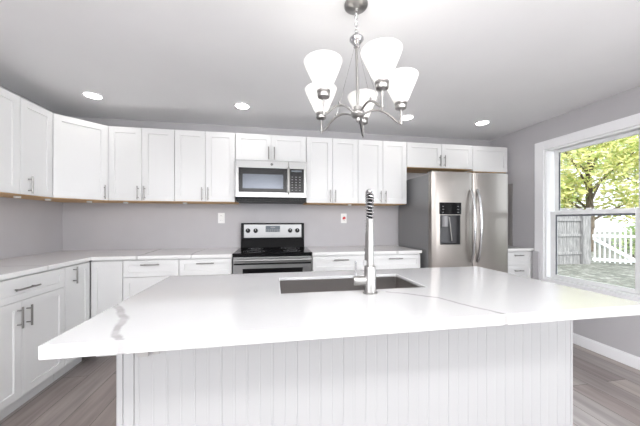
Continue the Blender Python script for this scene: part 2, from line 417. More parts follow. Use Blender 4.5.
# base cabinets
BT = .882; TK = .105
def base(loc, rz, w, label, fronts, depth, side_ext=0):
    r = empty('base_cabinet', label, 'cabinet', (loc[0], loc[1], 0), rz, GB)
    link('body', mbox(.0012, w-.0012, 0, depth, TK, BT), 'cab', r)
    link('toe_kick', mbox(.0012, w-.0012, .055, .075, .001, TK-.0005), 'cab', r)
    for kind, x0, x1, z0, z1, h in fronts:
        front(kind, r, x0, x1, z0, z1, h, .05 if kind == 'door' else .042)
    return r
Z0, ZD, ZT = TK+.004, .722, .872
by = 2.688; bd = YB-by-.022
bx = -1.5715; lx = bx-.02
def drw(w, L=.13): return ('drawer', 0, w, ZD, ZT, (w/2, .835, False, L))
base((lx, 1.668), PI/2, .726, 'wide white base cabinet with drawer over two doors on the left wall',
     [('drawer', 0, .726, ZD, ZT, (.375, .80, False, .15)), ('door', 0, .363, Z0, ZD, (.330, .622, True, .11)), ('door', .363, .726, Z0, ZD, (.396, .618, True, .11))], lx-XL-.002)
base((lx, 2.396), PI/2, .308, 'narrow white base cabinet with one full-height door at the inner corner',
     [('door', 0, .288, Z0, ZT, (.085, .795, True, .11))], lx-XL-.002)
base((bx+.002, by+.02), 0, .252, 'narrow white blind-corner base cabinet without a pull',
     [('door', 0, .252, Z0, ZT, None)], bd)
base((-1.315, by+.02), 0, .464, 'white base cabinet with drawer, second left of the range',
     [drw(.464), ('door', 0, .464, Z0, ZD, (.42, .64, True, .11))], bd)
base((-.849, by+.02), 0, .468, 'white base cabinet with drawer directly left of the range',
     [drw(.468), ('door', 0, .468, Z0, ZD, (.05, .64, True, .11))], bd)
base((.392, by+.02), 0, .580, 'white base cabinet with drawer directly right of the range',
     [drw(.58), ('door', 0, .29, Z0, ZD, (.26, .64, True, .11)), ('door', .29, .58, Z0, ZD, (.32, .64, True, .11))], bd)
base((.974, by+.02), 0, .588, 'white base cabinet with drawer beside the refrigerator, behind the sink',
     [drw(.588), ('door', 0, .294, Z0, ZD, (.264, .64, True, .11)), ('door', .294, .588, Z0, ZD, (.324, .64, True, .11))], bd)
base((2.545, by+.02), 0, .434, 'small white drawer base cabinet between refrigerator and window wall',
     [('drawer', 0, .434, ZD, ZT, (.225, .835, False, .09)), ('drawer', 0, .434, .42, ZD, (.225, .66, False, .09)), ('drawer', 0, .434, Z0, .42, (.225, .36, False, .09))], bd)
tag(link('filler_board', mbox(2.945, XR-.019, 2.592, 2.664, .001, .886), 'wall', bevel=.002), 'grey painted filler board standing at the foot of the window casing', 'board')

tag(link('wall_strip', mbox(XR-.012, XR-.001, 2.957, 3.04, .916, 1.70), M['panel'], bevel=.002), 'narrow taupe strip on the window wall just right of the refrigerator', 'panel')  # thin darker strip on the wall beside the refrigerator

# worktops
def polyslab(P, z0, z1):
    bm = nb(); lo = [bm.verts.new((x, y, z0)) for x, y in P]; hi = [bm.verts.new((x, y, z1)) for x, y in P]; n = len(P)
    for i in range(n): bm.faces.new((lo[i], lo[(i+1) % n], hi[(i+1) % n], hi[i]))
    bm.faces.new(lo); bm.faces.new(hi); return bm
CF = YB-.648; CX = XL+.648
tag(link('countertop', polyslab([(XL+.002, 1.655), (CX, 1.655), (CX, CF), (-.376, CF), (-.376, YB-.002), (XL+.002, YB-.002)], .884, .914), 'quartz2', bevel=.003),
    'long L-shaped white quartz worktop from the left wall to the range', 'countertop')
tag(link('countertop', mbox(.388, 1.572, CF, YB-.002, .884, .914), 'quartz2', bevel=.003), 'white quartz worktop between range and refrigerator', 'countertop')
tag(link('countertop', mbox(2.54, XR-.002, CF, YB-.002, .884, .914), 'quartz2', bevel=.003), 'short white quartz worktop between refrigerator and window wall', 'countertop')

# under cabinet puck lights
pk = None
for i, (x, y, lab) in enumerate([(-1.99, 2.53, 'small white puck light under the narrow cabinet on the left wall'), (-1.97, 2.80, 'small white puck light under the diagonal corner cabinet, left one'),
        (-1.78, 3.03, 'small white puck light under the diagonal corner cabinet, right one'), (-1.49, 3.10, 'small white puck light under the first back cabinet beside the corner'),
        (-.92, 3.10, 'small white puck light under the cabinet left of the microwave'), (.895, 3.10, 'small white puck light under the cabinet right of the microwave')]):
    if pk is None:
        pk = link('puck_light', lathe(nb(), [(.018, -.016), (.021, -.013), (.021, -.0005)], n=20), 'white_plastic', smooth=True); o = pk
    else:
        o = pk.copy(); COL.objects.link(o)
    o.location = (x, y, UB); tag(o, lab, 'light', 'under-cabinet puck lights')

# ------------------------------------------------------------------ outlets
def outlet(x, z, name, label, red=False):
    r = empty(name, label, 'outlet', (x, YB-.001, z))
    link('cover_plate', mbox(-.037, .037, -.007, 0, -.06, .06), 'white_plastic', r, bevel=.002)
    for s in (-1, 1):
        f = link('receptacle', lathe(nb(), [(.017, -.0105), (.018, -.0072)], (0, 0, s*.026), 'y', 16), 'white_plastic', r)
        link('slot', box(box(nb(), -.008, -.006, -.0112, -.0106, s*.026-.005, s*.026+.005), .006, .008, -.0112, -.0106, s*.026-.005, s*.026+.005), 'dark_hole', f)
    if red:
        b = nb(); box(b, -.016, .002, -.0135, -.0115, -.014, .010); box(b, .004, .020, -.0135, -.0115, -.010, .016); box(b, -.008, .012, -.0135, -.0115, .010, .018)
        link('sticker', b, 'red', r)['label'] = 'red sticker'
outlet(-.588, 1.262, 'electrical_outlet', 'white wall outlet left of the range')
outlet(.880, 1.262, 'electrical_outlet', 'white wall outlet with a red sticker, right of the range', True)

# ------------------------------------------------------------------ range
def make_range():
    r = empty('range', 'stainless steel and black electric range with rear control panel', 'stove', (0.006, 2.66, 0))
    w = .377
    link('body', mbox(-w, w, .02, .645, .02, .905), 'black', r, bevel=.004)
    for x in (-.33, .33):
        for y in (.06, .6): link('foot', lathe(nb(), [(.02, .001), (.02, .0195)], (x, y, 0), n=12), 'plasticblack', r)
    c = link('cooktop', mbox(-w-.001, w+.001, -.012, .575, .906, .922), 'glassblack', r, bevel=.004)
    for x, y, q in ((-.19, .15, .105), (.19, .15, .085), (-.19, .42, .08), (.19, .42, .105)):
        b = nb()
        for rr in (q, q*.6): lathe(b, [(rr-.0015, .9222), (rr+.0015, .9222), (rr+.0015, .9226), (rr-.0015, .9226), (rr-.0015, .9222)], (x, y, 0), n=32, cap=False)
        link('burner_ring', b, 'greylabel', c)
    # back guard
    b = nb(); P = [(.575, .906), (.575, .925), (.605, 1.01), (.605, 1.02), (.590, 1.025), (.598, 1.205), (.645, 1.205), (.645, .906)]
    L_ = [b.verts.new((-w+.01, y, z)) for y, z in P]; R_ = [b.verts.new((w-.01, y, z)) for y, z in P]
    for i in range(len(P)): b.faces.new((L_[i], L_[(i+1) % len(P)], R_[(i+1) % len(P)], R_[i]))
    b.faces.new(L_); b.faces.new(R_); link('backguard', b, 'black', r, bevel=.003)
    cp = link('control_panel', mbox(-.333, .333, .583, .5895, 1.033, 1.188), 'steel_h', r, bevel=.002)
    for x in (-.287, -.200, .198, .284):
        b = nb(); lathe(b, [(.026, .582), (.026, .576), (.021, .574), (.019, .555), (.016, .552)], (x, 0, 1.116), 'y', 20)
        k = link('knob', b, 'plasticblack', r, smooth=True)
        link('pointer', mbox(x-.002, x+.002, .549, .552, 1.118, 1.132), 'white_plastic', k)
    d = link('display', mbox(-.086, .080, .579, .583, 1.100, 1.172), 'display', r, bevel=.002)
    b = nb()
    for i in range(4): box(b, -.028+i*.014, -.020+i*.014, .578, .5788, 1.145, 1.160)
    for i in range(8):
        for j in range(2): box(b, -.078+i*.021, -.066+i*.021, .578, .5788, 1.107+j*.014, 1.114+j*.014)
    link('digits', b, 'greylabel', d)
    link('brand_mark', mbox(-.020, .022, .5822, .583, 1.062, 1.068), 'greylabel', r)
    # oven door
    b = nb(); box(b, -w+.004, w-.004, -.012, .018, .22, .885)
    dr = link('oven_door', b, 'steel_h', r, bevel=.004)
    link('door_top_strip', mbox(-w+.002, w-.002, -.008, .018, .8865, .904), 'black', dr)
    b = nb(); box(b, -.285, .285, -.0155, -.0125, .40, .776); link('door_window', b, 'glassblack', dr, bevel=.01, seg=3)
    link('vent_gap', mbox(-w+.01, w-.01, -.0132, -.0122, .812, .828), 'black', dr)
    b = nb(); tube(b, [(-.365, -.05, .858), (.365, -.05, .858)], .013, 12)
    for x in (-.35, .35): box(b, x-.012, x+.012, -.05, -.012, .848, .868)
    link('oven_handle', b, 'steel_h', dr, smooth=True)
    link('storage_drawer', mbox(-w+.004, w-.004, -.010, .018, .05, .212), 'steel_h', r, bevel=.004)
make_range()

# ------------------------------------------------------------------ microwave
def make_microwave():
    z0, z1 = 1.432, 1.862
    r = empty('microwave', 'stainless steel over-the-range microwave with black glass door', 'microwave', (-.010, 2.90, z0))
    w = .368; H = z1-z0
    link('body', mbox(-w+.002, w-.002, .03, YB-2.90-.004, .03, H), 'black', r, bevel=.003)
    link('vent_grille', (lambda b: ([box(b, -w+.02+i*.03, -w+.042+i*.03, .028, .032, .005, .03) for i in range(23)], box(b, -w+.01, w-.01, .033, .36, .0, .0295), b)[-1])(nb()), 'plasticblack', r)
    xs = .178
    def frame(b, x0, x1, z0, z1, hx0, hx1, hz0, hz1, y0=0.0, y1=.029):
        def rg(a, c, d, e, y): return [b.verts.new(p) for p in ((a, y, d), (c, y, d), (c, y, e), (a, y, e))]
        R = [rg(x0, x1, z0, z1, y1), rg(x0, x1, z0, z1, y0), rg(hx0, hx1, hz0, hz1, y0), rg(hx0, hx1, hz0, hz1, y0+.006)]
        for p, q in zip(R, R[1:]):
            for k in range(4): b.faces.new((p[k], p[(k+1) % 4], q[(k+1) % 4], q[k]))
        b.faces.new(R[0]); b.faces.new(R[-1]); return b
    d = link('door', frame(nb(), -w, xs-.001, .045, H-.001, -.335, xs-.016, .098, H-.080), 'steel_h', r, bevel=.002)
    link('door_glass', mbox(-.334, xs-.017, .0015, .005, .099, H-.081), M['mwglass'], d)
    link('window_screen', mbox(-.295, .120, .0003, .0013, .135, H-.145), M['mwscreen'], d)
    p = link('control_panel', frame(nb(), xs+.001, w, .045, H-.001, xs+.012, w-.028, .098, H-.080), 'steel_h', r, bevel=.002)
    link('keypad', mbox(xs+.013, w-.029, .0015, .005, .099, H-.081), M['mwglass'], p)
    for i in range(3):
        for j in range(6): link('key_mark', mbox(xs+.030+i*.040, xs+.046+i*.040, .0003, .0014, .120+j*.028, .127+j*.028), 'greylabel', p)
    link('clock_display', mbox(xs+.03, w-.05, .0003, .0014, H-.112, H-.094), 'display', p)
    b = nb(); pts = [(xs-.002, -.002, .088), (xs-.002, -.03, .105), (xs-.002, -.034, .21), (xs-.002, -.03, H-.085), (xs-.002, -.002, H-.068)]
    tube(b, pts, .010, 12); link('handle', b, 'nickel', d, smooth=True)
    e = link('emblem', lathe(nb(), [(.0145, -.0015), (.0145, -.0003)], (.002, 0, H-.040), 'y', 24), 'plasticblack', d)
    e['label'] = 'small round maker emblem'
    b = nb(); lathe(b, [(.0115, -.0022), (.0130, -.0022), (.0130, -.0016), (.0115, -.0016), (.0115, -.0022)], (.002, 0, H-.040), 'y', 24, cap=False)
    tube(b, [(.002-.006+.012*t, -.002, H-.040+.004*math.sin(t*2*PI)) for t in [i/10 for i in range(11)]], .0009, 6)
    link('emblem_script', b, 'nickel', e)
M['mwglass'] = mat('microwave_black_glass', (.006, .006, .008), .22, 0, .25)
M['mwscreen'] = mat('microwave_screen', (.06, .065, .075), .22, 1.0); bsdf(M['mwscreen']).inputs['IOR'].default_value = 1.6
make_microwave()

# ------------------------------------------------------------------ refrigerator
def fridge_door(x0, x1, z0, z1, y, bulge, hole=None, nx=16, zc=None):
    """slightly convex door; hole=(hx0,hx1,hz0,hz1) leaves a rectangular recess"""
    xs = [x0+(x1-x0)*i/nx for i in range(nx+1)]
    zs = [z0, z1]
    if hole:
        xs = sorted(set([x for x in xs if min(abs(x-hole[0]), abs(x-hole[1])) > .008]+[hole[0], hole[1]])); zs = [z0, hole[2], hole[3], z1]
    b = nb()
    def yy(x):
        t = (x-x0)/(x1-x0)*2-1; e = min(x-x0, x1-x)
        r = .010; edge = 0 if e > r else (r-math.sqrt(max(r*r-(r-e)**2, 0)))
        return y-bulge*(1-t*t)+edge
    F = [[b.verts.new((x, yy(x), z)) for x in xs] for z in zs]
    for j in range(len(zs)-1):
        for i in range(len(xs)-1):
            if hole and j == 1 and xs[i] >= hole[0]-1e-6 and xs[i+1] <= hole[1]+1e-6: continue
            b.faces.new((F[j][i], F[j][i+1], F[j+1][i+1], F[j+1][i]))
    if hole:
        idx = [i for i, x in enumerate(xs) if hole[0]-1e-6 <= x <= hole[1]+1e-6]
        loop = [F[1][i] for i in idx]+[F[2][i] for i in reversed(idx)]
        inn = [b.verts.new((v.co.x, y+.045, v.co.z)) for v in loop]
        for i in range(len(loop)): b.faces.new((loop[i], loop[(i+1) % len(loop)], inn[(i+1) % len(loop)], inn[i]))
        b.faces.new(inn)
    yb = y+.068
    Bk = [b.verts.new(p) for p in ((x0, yb, z0), (x1, yb, z0), (x1, yb, z1), (x0, yb, z1))]
    b.faces.new(Bk)
    b.faces.new([F[0][i] for i in range(len(xs))]+[Bk[1], Bk[0]])
    b.faces.new([F[-1][i] for i in range(len(xs))]+[Bk[2], Bk[3]])
    b.faces.new([F[j][0] for j in range(len(zs))]+[Bk[3], Bk[0]])
    b.faces.new([F[j][-1] for j in range(len(zs))]+[Bk[2], Bk[1]])
    return b
def make_fridge():
    X0, X1, Yd = 1.603, 2.505, 2.535
    r = empty('refrigerator', 'tall stainless steel side-by-side refrigerator with ice dispenser', 'refrigerator', (X0, Yd, 0))
    w = X1-X0
    link('body', mbox(.0, w, .078, YB-Yd-.03, .03, 1.725), 'fridgeside', r, bevel=.006)
    link('base_grille', mbox(.01, w-.01, .05, .075, .012, .075), 'plasticblack', r)
    for x in (.06, w-.06):
        for y in (.12, .66): link('foot', lathe(nb(), [(.022, .001), (.022, .0295)], (x, y, 0), n=12), 'plasticblack', r)
    sp = 2.073-X0
    hole = (.082, .312, .985, 1.290)
    d1 = link('freezer_door', fridge_door(0, sp-.003, .08, 1.735, 0, .014, hole), 'steel', r, smooth=True)
    d2 = link('refrigerator_door', fridge_door(sp+.003, w, .08, 1.735, 0, .016), 'steel', r, smooth=True)
    link('hinge_cover', mbox(.01, .10, .03, .12, 1.7355, 1.750), 'plasticblack', r, bevel=.004)
    link('hinge_cover', mbox(w-.10, w-.01, .03, .12, 1.7355, 1.750), 'plasticblack', r, bevel=.004)
    di = link('dispenser_panel', mbox(.076, .318, -.020, -.004, 1.296, 1.418), 'glassblack', d1, bevel=.004)
    b = nb()
    for s in (0, 1):
        for j in range(3): box(b, .100+s*.17, .118+s*.17, -.0212, -.0202, 1.315+j*.03, 1.320+j*.03)
    link('button_print', b, 'greylabel', di)
    # recess liner, chute, paddle
    b = nb(); box(b, hole[0]+.001, hole[1]-.001, .040, .044, hole[2]+.001, hole[3]-.001)
    box(b, hole[0]+.001, hole[0]+.005, -.008, .040, hole[2]+.001, hole[3]-.001); box(b, hole[1]-.005, hole[1]-.001, -.008, .040, hole[2]+.001, hole[3]-.001)
    box(b, hole[0]+.005, hole[1]-.005, -.008, .040, hole[3]-.006, hole[3]-.001)
    lin = link('dispenser_recess', b, M['recess'], d1)
    link('drip_tray', mbox(hole[0]+.006, hole[1]-.006, -.012, .039, hole[2]+.001, hole[2]+.014), 'plasticblack', d1)
    b = nb(); lathe(b, [(.034, 1.17), (.038, 1.21), (.038, 1.280)], (.145, .010, 0), n=16); link('ice_chute', b, 'greylabel', d1, smooth=True)
    b = nb(); tube(b, [(.205, .018, 1.268), (.222, .020, 1.15), (.240, .026, 1.02)], .007, 8); link('paddle', b, 'nickel', d1, smooth=True)
    for d, x in ((d1, sp-.035), (d2, sp+.038)):
        b = nb(); n = 22; pts = []
        for i in range(n+1):
            t = i/n; pts.append((x, -.012-.060*math.sin(PI*t)**.7 if 0 < t < 1 else -.012, .80+.755*t))
        tube(b, pts, .013, 12); link('handle', b, 'chrome', d, smooth=True)
M['recess'] = mat('dispenser_grey_plastic', (.07, .07, .075), .35)
make_fridge()

# ------------------------------------------------------------------ island
IX0, IX1, IY0, IY1, IZ0, IZ1 = -.5455, 1.318, .744, 1.573, .897, .932
def ring_slab(o, i, z0, z1, bm, step=0):
    """rectangular slab with a rectangular hole"""
    (a, b_, c, d), (e, f, g, h) = o, i
    O_ = [(a, c), (b_, c), (b_, d), (a, d)]; I_ = [(e, g), (f, g), (f, h), (e, h)]
    V = [[bm.verts.new((x, y, z)) for x, y in P] for P in (O_, I_) for z in (z0, z1)]
    ol, oh, il, ih = V
    for k in range(4):
        n = (k+1) % 4
        bm.faces.new((ol[k], ol[n], oh[n], oh[k])); bm.faces.new((il[k], ih[k], ih[n], il[n]))
        bm.faces.new((oh[k], oh[n], ih[n], ih[k]))
        if not step: bm.faces.new((ol[k], il[k], il[n], ol[n]))
    if step:      # thinner stone round the hole
        for v in il: v.co.z = z1-.016
        J = [(e-step, g-step), (f+step, g-step), (f+step, h+step), (e-step, h+step)]
        a1 = [bm.verts.new((x, y, z1-.016)) for x, y in J]; a0 = [bm.verts.new((x, y, z0)) for x, y in J]
        for k in range(4):
            n = (k+1) % 4
            bm.faces.new((il[k], il[n], a1[n], a1[k])); bm.faces.new((a1[k], a1[n], a0[n], a0[k])); bm.faces.new((a0[k], a0[n], ol[n], ol[k]))
    return bm
SX0, SX1, SY0, SY1 = .034, .679, 1.116, 1.425
tag(link('island_countertop', ring_slab((IX0, IX1, IY0, IY1), (SX0, SX1, SY0, SY1), IZ0, IZ1, nb(), .028), 'quartz', bevel=.004, seg=3),
    'big white quartz island slab with grey veins and a sink cut-out', 'countertop')
def make_island():
    bx0, bx1, by0, by1 = -.498, 1.293, .982, 1.535
    r = empty('kitchen_island', 'white island base clad in vertical beadboard under the quartz slab', 'island', (0, 0, 0))
    b = nb()      # hollow carcass, leaves room for the sink bowl
    ring_slab((bx0+.02, bx1-.02, by0+.014, by1-.02), (-.03, .745, 1.06, 1.485), .09, .8955, b)
    link('body', b, 'cab', r)
    link('toe_kick', mbox(bx0+.05, bx1-.05, by0+.03, by1-.08, .001, .0895), 'cab', r)
    # beadboard: one sheet with vertical grooves
    b = nb(); xs = []; x = bx0+.062; p = .0865; x_end = bx1-.012
    prof = [(bx0+.052, 0)]
    k = 0
    while x < x_end-.02:
        dd = .0016 if k % 2 == 0 else .0008
        prof += [(x, 0), (x+.0022, dd), (x+.0042, dd), (x+.0064, 0)]
        x += p/2; k += 1
    prof += [(x_end, 0)]
    lo = [b.verts.new((u, by0+q, .002)) for u, q in prof]; hi = [b.verts.new((u, by0+q, .895)) for u, q in prof]
    for i in range(len(prof)-1): b.faces.new((lo[i], lo[i+1], hi[i+1], hi[i]))
    lb = [b.verts.new((prof[0][0], by0+.013, .002)), b.verts.new((prof[-1][0], by0+.013, .002))]; hb = [b.verts.new((prof[0][0], by0+.013, .895)), b.verts.new((prof[-1][0], by0+.013, .895))]
    b.faces.new((lb[0], lb[1], hb[1], hb[0])); b.faces.new((lo[0], hi[0], hb[0], lb[0])); b.faces.new((lo[-1], hi[-1], hb[1], lb[1]))
    b.faces.new(lo+[lb[1], lb[0]]); b.faces.new(hi+[hb[1], hb[0]])
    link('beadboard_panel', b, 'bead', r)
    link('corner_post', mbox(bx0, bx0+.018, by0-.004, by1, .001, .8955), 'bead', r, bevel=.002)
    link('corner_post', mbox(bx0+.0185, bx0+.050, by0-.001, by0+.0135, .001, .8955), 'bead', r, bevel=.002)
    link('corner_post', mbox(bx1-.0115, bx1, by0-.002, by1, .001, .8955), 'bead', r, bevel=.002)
    # doors toward the range
    n = 4; w = (bx1-bx0-.04)/n
    for i in range(n):
        d = link('door', shaker(0, w, .10, .88), 'cab', r); d.location = (bx1-.02-i*w, by1-.0195, 0); d.rotation_euler = (0, 0, PI)
        link('handle', pull(.05 if i % 2 else w-.05, .80, .11), 'handle', d, smooth=True)
make_island()
tag(link('electrical_outlet', (lambda b: (box(b, -.432, -.400, .9685, .9775, .784, .86), box(b, -.387, -.366, .9685, .9775, .789, .86), b)[-1])(nb()), M['bracket'], bevel=.002),
    'small grey twin bracket on the island front just under the slab', 'bracket').name = 'slab_bracket'

# sink
def make_sink():
    r = empty('sink', 'rectangular undermount stainless steel sink in the island slab', 'sink', (0, 0, 0))
    g = .006; x0, x1, y0, y1 = SX0-g, SX1+g, SY0-g, SY1+g; zt, zb = .9155, .715
    b = nb(); t = .004
    def rr(x0, x1, y0, y1, z, rad, n=5):
        out = []
        for cx, cy, a0 in ((x1-rad, y1-rad, 0), (x0+rad, y1-rad, PI/2), (x0+rad, y0+rad, PI), (x1-rad, y0+rad, 1.5*PI)):
            for i in range(n): a = a0+PI/2*i/(n-1); out.append(b.verts.new((cx+rad*math.cos(a), cy+rad*math.sin(a), z)))
        return out
    R = [rr(x0, x1, y0, y1, zt, .012), rr(x0, x1, y0, y1, zb+.012, .014), rr(x0+.01, x1-.01, y0+.01, y1-.01, zb, .02),]
    Ro = [rr(x0-.012, x1+.012, y0-.012, y1+.012, zt, .02), rr(x0-.012, x1+.012, y0-.012, y1+.012, zt-.002, .02), rr(x0-t, x1+t, y0-t, y1+t, zt-.0025, .014), rr(x0-t, x1+t, y0-t, y1+t, zb-.004, .02)]
    for A, C in ((R[0], R[1]), (R[1], R[2]), (R[0], Ro[0]), (Ro[0], Ro[1]), (Ro[1], Ro[2]), (Ro[2], Ro[3])):
        n = len(A)
        for i in range(n): b.faces.new((A[i], A[(i+1) % n], C[(i+1) % n], C[i]))
    b.faces.new(R[2]); b.faces.new(Ro[3])
    link('basin', b, 'sink', r, smooth=True)
    dr = link('drain', lathe(nb(), [(.045, zb+.0005), (.045, zb+.004), (.034, zb+.004), (.030, zb+.002)], ((x0+x1)/2, (y0+y1)/2+.03, 0), n=24), 'chrome', r, smooth=True)
make_sink()

# faucet
def make_faucet():
    fx, fy = .392, 1.058
    r = empty('faucet', 'tall brushed nickel spring-neck pull-down faucet on the island', 'faucet', (fx, fy, IZ1))
    sd = Vector((.300, .954, 0)).normalized()       # neck swings over the sink
    lat = Vector((-.985, .1717, 0))                 # side the lever sits on
    b = nb(); lathe(b, [(.029, .0008), (.029, .005), (.0235, .007), (.0232, .108), (.0215, .111)], n=32); link('body', b, 'nickel', r, smooth=True)
    b = nb(); lathe(b, [(.0140, .1115), (.0140, .300), (.0125, .303)], n=24); pole = link('neck_pole', b, 'nickel', r, smooth=True)
    # path of the spring neck
    path = []; zz0, R, zc = .300, .066, .352
    n1 = 8
    for i in range(n1): path.append(Vector((0, 0, zz0+(zc-zz0)*i/n1)))
    for i in range(25): a = PI*i/24; path.append(sd*(R-R*math.cos(a))+Vector((0, 0, zc+R*math.sin(a))))
    for i in range(1, 9): path.append(sd*(2*R)+Vector((0, 0, zc-.10*i/8)))
    h = link('hose', tube(nb(), path, .0098, 14), 'black', r, smooth=True)
    # helix along path
    Ls = [0]
    for p, q in zip(path, path[1:]): Ls.append(Ls[-1]+(q-p).length)
    tot = Ls[-1]; pitch = .0128; side = sd.cross(Vector((0, 0, 1))).normalized(); hp = []
    N = int(tot/pitch*14)
    for i in range(N+1):
        s = tot*i/N; j = max(k for k in range(len(Ls)) if Ls[k] <= s+1e-9); j = min(j, len(path)-2)
        t = (s-Ls[j])/(Ls[j+1]-Ls[j]); c = path[j].lerp(path[j+1], t); tg = (path[j+1]-path[j]).normalized()
        nrm = side.cross(tg).normalized(); a = 2*PI*s/pitch
        hp.append(c+(side*math.cos(a)+nrm*math.sin(a))*.0142)
    link('spring', tube(nb(), hp, .0024, 6), 'chrome', r, smooth=True)
    # spray head and holder
    e = sd*(2*R)+lat*.0
    b = nb(); lathe(b, [(.012, zc-.10), (.015, zc-.115), (.0155, zc-.185), (.019, zc-.215), (.019, zc-.235), (.015, zc-.237)], (e.x, e.y, 0), n=20); link('spray_head', b, 'nickel', r, smooth=True)
    b = nb(); tube(b, [sd*.013+Vector((0, 0, .165)), sd*(2*R-.021)+Vector((0, 0, .165))], .005, 8)
    lathe(b, [(.0155, .158), (.021, .158), (.021, .172), (.0155, .172), (.0155, .158)], (e.x, e.y, 0), n=20, cap=False); link('spray_holder', b, 'nickel', r, smooth=True)
    # lever on the left
    b = nb(); tube(b, [lat*.018+Vector((0, 0, .052)), lat*.066+Vector((0, 0, .052))], .0195, 20); k = link('valve_body', b, 'nickel', r, smooth=True)
    b = nb(); tube(b, [lat*.058+Vector((0, 0, .070)), lat*.059+Vector((0, 0, .130))], .0042, 10); link('lever', b, 'chrome', k, smooth=True)
make_faucet()

# ------------------------------------------------------------------ chandelier
def make_chandelier():
    c, s = math.cos(.1725), math.sin(.1725)
    def cam2w(xc, zc): return xc*c+zc*s, zc*c-xc*s
    cx, cy = cam2w(.185, 1.40)
    r = empty('chandelier', 'five-arm chandelier in brushed nickel with frosted white bell shades', 'chandelier', (cx, cy, ZC-.0015))
    r.rotation_euler = (0, -.018, 0)
    z = lambda h: h-ZC
    b = nb(); lathe(b, [(.060, -.001), (.060, -.010), (.045, -.022), (.012, -.027), (.010, -.040)], n=32); link('canopy', b, 'nickel', r, smooth=True)
    # chain
    n = 6; top, bot = 2.305, 2.195; lh = (top-bot)/n
    for i in range(n):
        zc = z(top-lh*(i+.5)); pts = []
        for k in range(17):
            a = 2*PI*k/16; u, v = .0075*math.cos(a), (lh*.66)*math.sin(a)
            pts.append((u, 0, zc+v) if i % 2 else (0, u, zc+v))
        link('chain_link', tube(nb(), pts, .0018, 6), 'chrome', r, smooth=True)
    cord = [( .004*math.sin(i*1.1), .004*math.cos(i*.9), z(2.31-.012*i)) for i in range(11)]
    link('cord', tube(nb(), cord, .0016, 6), 'white_plastic', r, smooth=True)
    b = nb(); lathe(b, [(.004, z(2.200)), (.010, z(2.195)), (.012, z(2.185)), (.022, z(2.182)), (.036, z(2.168)), (.036, z(2.160)), (.022, z(2.142)), (.012, z(2.132)), (.016, z(2.124)), (.008, z(2.116))], n=24)
    link('top_cup', b, 'chrome', r, smooth=True)
    link('stem', lathe(nb(), [(.0072, z(2.117)), (.0072, z(1.80))], n=16), 'nickel', r, smooth=True)
    b = nb(); lathe(b, [(.011, z(1.822)), (.021, z(1.816)), (.021, z(1.800)), (.030, z(1.797)), (.037, z(1.786)), (.037, z(1.776)), (.028, z(1.764)), (.012, z(1.758)), (.012, z(1.746)), (.006, z(1.738))], n=28)
    link('hub', b, 'nickel', r, smooth=True)
    b = nb(); tube(b, [(.008, -.004, z(1.742)), (.012, -.006, z(1.71)), (.020, -.008, z(1.665))], .0028, 8)
    link('hanging_wire', b, 'plasticblack', r, smooth=True)['label'] = 'short dark loose wire'
    R = .225
    for ang in (-70, 2, 74, 146, 218):
        a = math.radians(ang); d = Vector((math.cos(a)*c+math.sin(a)*s, math.sin(a)*c-math.cos(a)*s, 0))
        P = []
        for i in range(19):
            t = i/18; rr = .030+(R-.030)*t
            P.append(d*rr+Vector((0, 0, z(1.780+.026*math.sin(PI*min(t*1.15, 1))-.052*t**2.2))))
        arm = link('arm', tube(nb(), P, .0058, 8), 'nickel', r, smooth=True)
        b = nb(); o = d*R; lathe(b, [(.0062, z(1.724)), (.0062, z(1.795)), (.013, z(1.800)), (.027, z(1.806)), (.029, z(1.812)), (.029, z(1.822)), (.025, z(1.824)), (.031, z(1.830)), (.031, z(1.836))], (o.x, o.y, 0), n=24)
        link('shade_holder', b, 'nickel', arm, smooth=True)
        b = nb(); pr = [(.026, z(1.836)), (.034, z(1.842)), (.045, z(1.864)), (.056, z(1.890)), (.069, z(1.918)), (.083, z(1.950)), (.090, z(1.970)), (.0875, z(1.972)), (.080, z(1.950)), (.066, z(1.918)), (.053, z(1.890)), (.042, z(1.864)), (.031, z(1.846)), (.020, z(1.842))]
        lathe(b, pr, (o.x, o.y, 0), n=36); link('glass_shade', b, 'frost', arm, smooth=True)
        # thin tie rod from the cup to the arm
        q = P[9]; link('tie_rod', tube(nb(), [(d.x*.012, d.y*.012, z(2.128)), (q.x, q.y, q.z+.004)], .0007, 6), 'nickel', r)
        link('rod_nut', lathe(nb(), [(.004, q.z+.003), (.0055, q.z+.006), (.0055, q.z+.014), (.003, q.z+.017)], (q.x, q.y, 0), n=12), 'nickel', arm)
        l = bpy.data.lights.new('bulb', 'POINT'); l.energy = BULB_P; l.shadow_soft_size = .025; l.color = (1, .96, .90)
        lo = bpy.data.objects.new('bulb', l); COL.objects.link(lo); lo.parent = r; lo.location = (o.x, o.y, z(1.91))
make_chandelier()

# ------------------------------------------------------------------ recessed lights
def recessed(x, y, label, proto=[None]):
    if proto[0] is None:
        r = empty('recessed_light', label, 'light', (x, y, ZC), 0, 'recessed ceiling lights')
        b = nb(); lathe(b, [(.078, -.0008), (.076, -.006), (.064, -.008), (.062, -.0008), (.078, -.0008)], n=36, cap=False); link('trim_ring', b, 'trim', r, smooth=True)
        link('lens', lathe(nb(), [(.0615, -.0045), (.0615, -.0010)], n=36), 'lamp', r)
        proto[0] = r; return r
    src = proto[0]; r = src.copy(); COL.objects.link(r); r.location = (x, y, ZC); r['label'] = label
    for ch in list(src.children):
        k = ch.copy(); COL.objects.link(k); k.parent = r
    return r
for x, lab in ((-1.57, 'round recessed ceiling light nearest the left wall, above the corner cabinets'), (-.29, 'round recessed ceiling light in front of the microwave'),
               (1.42, 'round recessed ceiling light just beside the right-hand chandelier shade'), (2.34, 'round recessed ceiling light above the refrigerator, nearest the window')):
    recessed(x, 2.72, lab)
